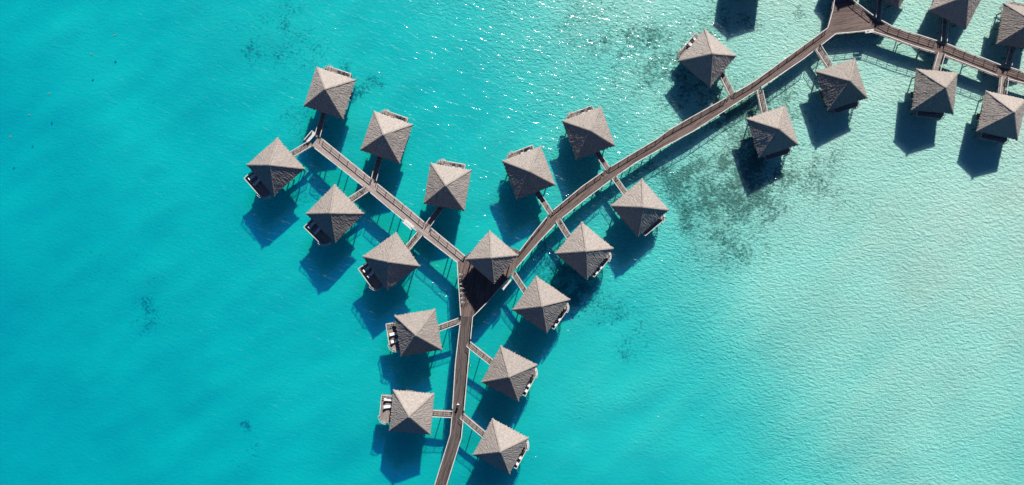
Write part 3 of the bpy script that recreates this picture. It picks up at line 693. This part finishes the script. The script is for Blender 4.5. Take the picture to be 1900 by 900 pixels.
def on_deck(proto, key, lx, ly, rz, label, cat, group):
    b = BOBJ[key]; a = b.rotation_euler.z; q = Matrix.Rotation(a, 2) @ Vector((lx, ly))
    o = copy_tree(proto) if proto.get('category') else proto
    o.location = (b.location.x + q.x, b.location.y + q.y, ZD + .002); o.rotation_euler = (0, 0, a + rz); tag(o, label, cat, group)
lp = make_lounger(); tp = make_table()
for key in 'BCDHIAEFJKLMNOQ':
    wide = key in 'BCDHI'; s = BUNG[key][6]; rg = random.Random(ord(key))
    x0 = 5.35 if wide else 4.42
    y1, y2 = (-1.9, -0.45)
    if key == 'H': y1, y2 = (-.35, 0.9)
    on_deck(lp, key, x0, y1 + rg.uniform(-.15, .15), rg.uniform(-.1, .1), 'white lounger away from the ladder on the ' + s, 'lounger', 'white loungers on the bungalow decks')
    on_deck(lp, key, x0 - .05, y2 + rg.uniform(-.15, .15), rg.uniform(.05, .25), 'white lounger nearer the ladder on the ' + s, 'lounger', 'white loungers on the bungalow decks')
    if key in 'AENQHLJK': on_deck(tp, key, 4.9 if not wide else 5.6, (y1 + y2) / 2 if key in 'AENQ' else 1.0, 0, 'small dark round table on the deck of the ' + s, 'table', 'dark round tables on the bungalow decks')

# ------------------------------------------------------------------ bicycles on the platform
def make_bike():
    r0 = empty('bicycle', (0, 0, 0)); wr = .33
    for x, nm in ((-.52, 0), (.52, 1)):
        wl = MB().torus((x, 0, wr), (0, 1, 0), wr - .03, .03, 22, 6).build('wheel', MAT['rubber'], r0)
        sp = MB()
        for k in range(8): sp.tube((x, 0, wr), (x + math.cos(k * math.pi / 4) * (wr - .04), 0, wr + math.sin(k * math.pi / 4) * (wr - .04)), .006, .006, 4)
        sp.build('spokes', MAT['metal'], wl)
    f_ = MB(); bb = (-.08, 0, .3); st = (-.2, 0, .72); hd = (.36, 0, .75)
    for a, c in ((bb, st), (st, hd), (bb, hd), ((-.52, 0, wr), bb), ((-.52, 0, wr), st), (hd, (.52, 0, wr)), (hd, (.32, 0, .92)), (st, (-.23, 0, .84))): f_.tube(a, c, .022, .022, 6)
    f_.build('frame', MAT['metal'], r0)
    h_ = MB(); h_.tube((.32, -.1, .92), (.32, .1, .92), .018); h_.tube((.32, .1, .92), (.18, .3, .95), .018); h_.tube((.32, -.1, .92), (.18, -.3, .95), .018); h_.build('handlebar', MAT['metal'], r0)
    MB().sphere((-.25, 0, .87), .12, 2, (1.2, .7, .35)).build('saddle', MAT['rubber'], r0)
    bk = MB()
    for z in (.6, .7, .8):
        for a, c in (((.42, -.16), (.42, .16)), ((.42, .16), (.7, .13)), ((.7, .13), (.7, -.13)), ((.7, -.13), (.42, -.16))): bk.tube((*a, z), (*c, z), .012, .012, 5)
    bk.box(.56, 0, .59, .28, .28, .02); bk.build('basket', MAT['pale'], r0)
    return r0
bp0 = make_bike(); LB = ['first', 'second', 'third', 'fourth', 'fifth', 'sixth', 'seventh']
for i in range(7):
    py = 509 + i * 8.6; p = at(858.2 + i * .62, py, ZD)
    o = bp0 if i == 0 else copy_tree(bp0)
    o.location = (p.x, p.y, ZD + .006); o.rotation_euler = (0, R(0), R([178, 172, 186, 170, 181, 190, 174][i]))
    tag(o, 'parked bicycle with basket by the platform left rail, %s from the top of the row' % LB[i], 'bicycle', 'bicycles parked along the platform rail')

# ------------------------------------------------------------------ person in a white shirt walking on the lower walkway
def skin_body(name, verts, edges, radii, mat, parent=None, sub=2):
    me = bpy.data.meshes.new(name); me.from_pydata(verts, edges, []); o = bpy.data.objects.new(name, me); C.objects.link(o)
    if parent: o.parent = parent
    o.modifiers.new('skin', 'SKIN'); sv = me.skin_vertices[0].data if me.skin_vertices else None
    if sv is None:
        bm = bmesh.new(); bm.from_mesh(me); bm.verts.layers.skin.verify(); bm.to_mesh(me); bm.free(); sv = me.skin_vertices[0].data
    for i, r_ in enumerate(radii): sv[i].radius = (r_, r_) if isinstance(r_, float) else r_
    sv[0].use_root = True
    s_ = o.modifiers.new('sub', 'SUBSURF'); s_.levels = sub; s_.render_levels = sub
    me.materials.append(mat); return o
pp_ = at(850.5, 748.5, ZD); person = empty('person', (pp_.x, pp_.y, ZD + .004), R(-95))
tag(person, 'person in a white shirt and dark shorts walking on the lower dark walkway', 'person')
V = [(0, 0, .95), (0, 0, 1.15), (.01, 0, 1.38), (.02, 0, 1.48), (.04, 0, 1.56), (.05, 0, 1.66), (.04, 0, 1.74),
     (0, .10, .90), (.16, .11, .50), (.02, .11, .10), (.16, .12, .04),
     (0, -.10, .90), (-.06, -.11, .50), (-.30, -.11, .14), (-.20, -.12, .05),
     (.01, .19, 1.40), (-.10, .25, 1.14), (.06, .27, .92), (.10, .27, .85),
     (.01, -.19, 1.40), (.10, -.26, 1.14), (.27, -.25, .98), (.33, -.24, .92)]
E_ = [(0, 1), (1, 2), (2, 3), (3, 4), (4, 5), (5, 6), (0, 7), (7, 8), (8, 9), (9, 10), (0, 11), (11, 12), (12, 13), (13, 14), (2, 15), (15, 16), (16, 17), (17, 18), (2, 19), (19, 20), (20, 21), (21, 22)]
Rr_ = [(.14, .12), (.13, .10), (.16, .11), .06, .075, .10, .07, .09, .06, .04, .035, .09, .06, .04, .035, .065, .045, .032, .035, .065, .045, .032, .035]
for wx, wy, wz in ((.10, .27, .85), (.33, -.24, .92)):      # fingers
    wi = 18 if wy > 0 else 22
    for k, (dy, ln) in enumerate(((-.03, .075), (-.01, .085), (.012, .08), (.03, .065), (.0, .05))):
        b0 = len(V); off = (.03 if k == 4 else 0.005)
        V += [(wx + off, wy + dy, wz - .04), (wx + off + .02, wy + dy, wz - .04 - ln)]; E_ += [(wi, b0), (b0, b0 + 1)]; Rr_ += [.010, .008]
body = skin_body('body', V, E_, Rr_, MAT['skin'], person)
skin_body('shirt', [(0, 0, 1.0), (0, 0, 1.15), (.01, 0, 1.36), (.015, 0, 1.45), (.01, .19, 1.40), (-.06, .24, 1.22), (.01, -.19, 1.40), (.07, -.245, 1.22)],
          [(0, 1), (1, 2), (2, 3), (2, 4), (4, 5), (2, 6), (6, 7)], [(.18, .15), (.17, .14), (.19, .14), .085, .095, .075, .095, .075], MAT['shirt'], person)
skin_body('shorts', [(0, 0, .95), (0, .105, .86), (.10, .11, .62), (0, -.105, .86), (-.04, -.11, .62)], [(0, 1), (1, 2), (0, 3), (3, 4)], [(.17, .14), .12, .10, .12, .10], MAT['shorts'], person)
MB().sphere((.03, 0, 1.72), .112, 3, (1.05, .9, .85)).build('hair', MAT['hair'], person, True)
fc = MB(); fc.sphere((.15, 0, 1.63), .018, 1); fc.sphere((.135, .035, 1.66), .012, 1); fc.sphere((.135, -.035, 1.66), .012, 1); fc.sphere((.05, .1, 1.65), .02, 1, (1, .5, 1.6)); fc.sphere((.05, -.1, 1.65), .02, 1, (1, .5, 1.6)); fc.box(.142, 0, 1.595, .012, .045, .01)
fc.build('face', MAT['skin'], person, True)

# ------------------------------------------------------------------ small mooring buoys in the open water, upper left
def make_buoy():
    r0 = empty('mooring_buoy', (0, 0, 0)); MB().sphere((0, 0, .06), .21, 2, (1, 1, .8)).build('float', MAT['buoy'], r0, True)
    MB().torus((0, 0, .29), (0, 1, 0), .06, .015, 10, 5).build('ring', MAT['pale'], r0); return r0
b0 = make_buoy(); NB = ['lowest of the row', 'second from the lower end', 'third from the lower end', 'fourth from the lower end', 'topmost of the row']
for i, (px, py) in enumerate(((20, 254), (55, 214), (92, 174), (170, 101), (213, 66))):
    p = at(px, py, 0); o = b0 if i == 0 else copy_tree(b0); o.location = (p.x, p.y, 0.0)
    tag(o, 'tiny dark mooring buoy in open water at upper left, ' + NB[i], 'buoy', 'mooring buoys in a slanting row')
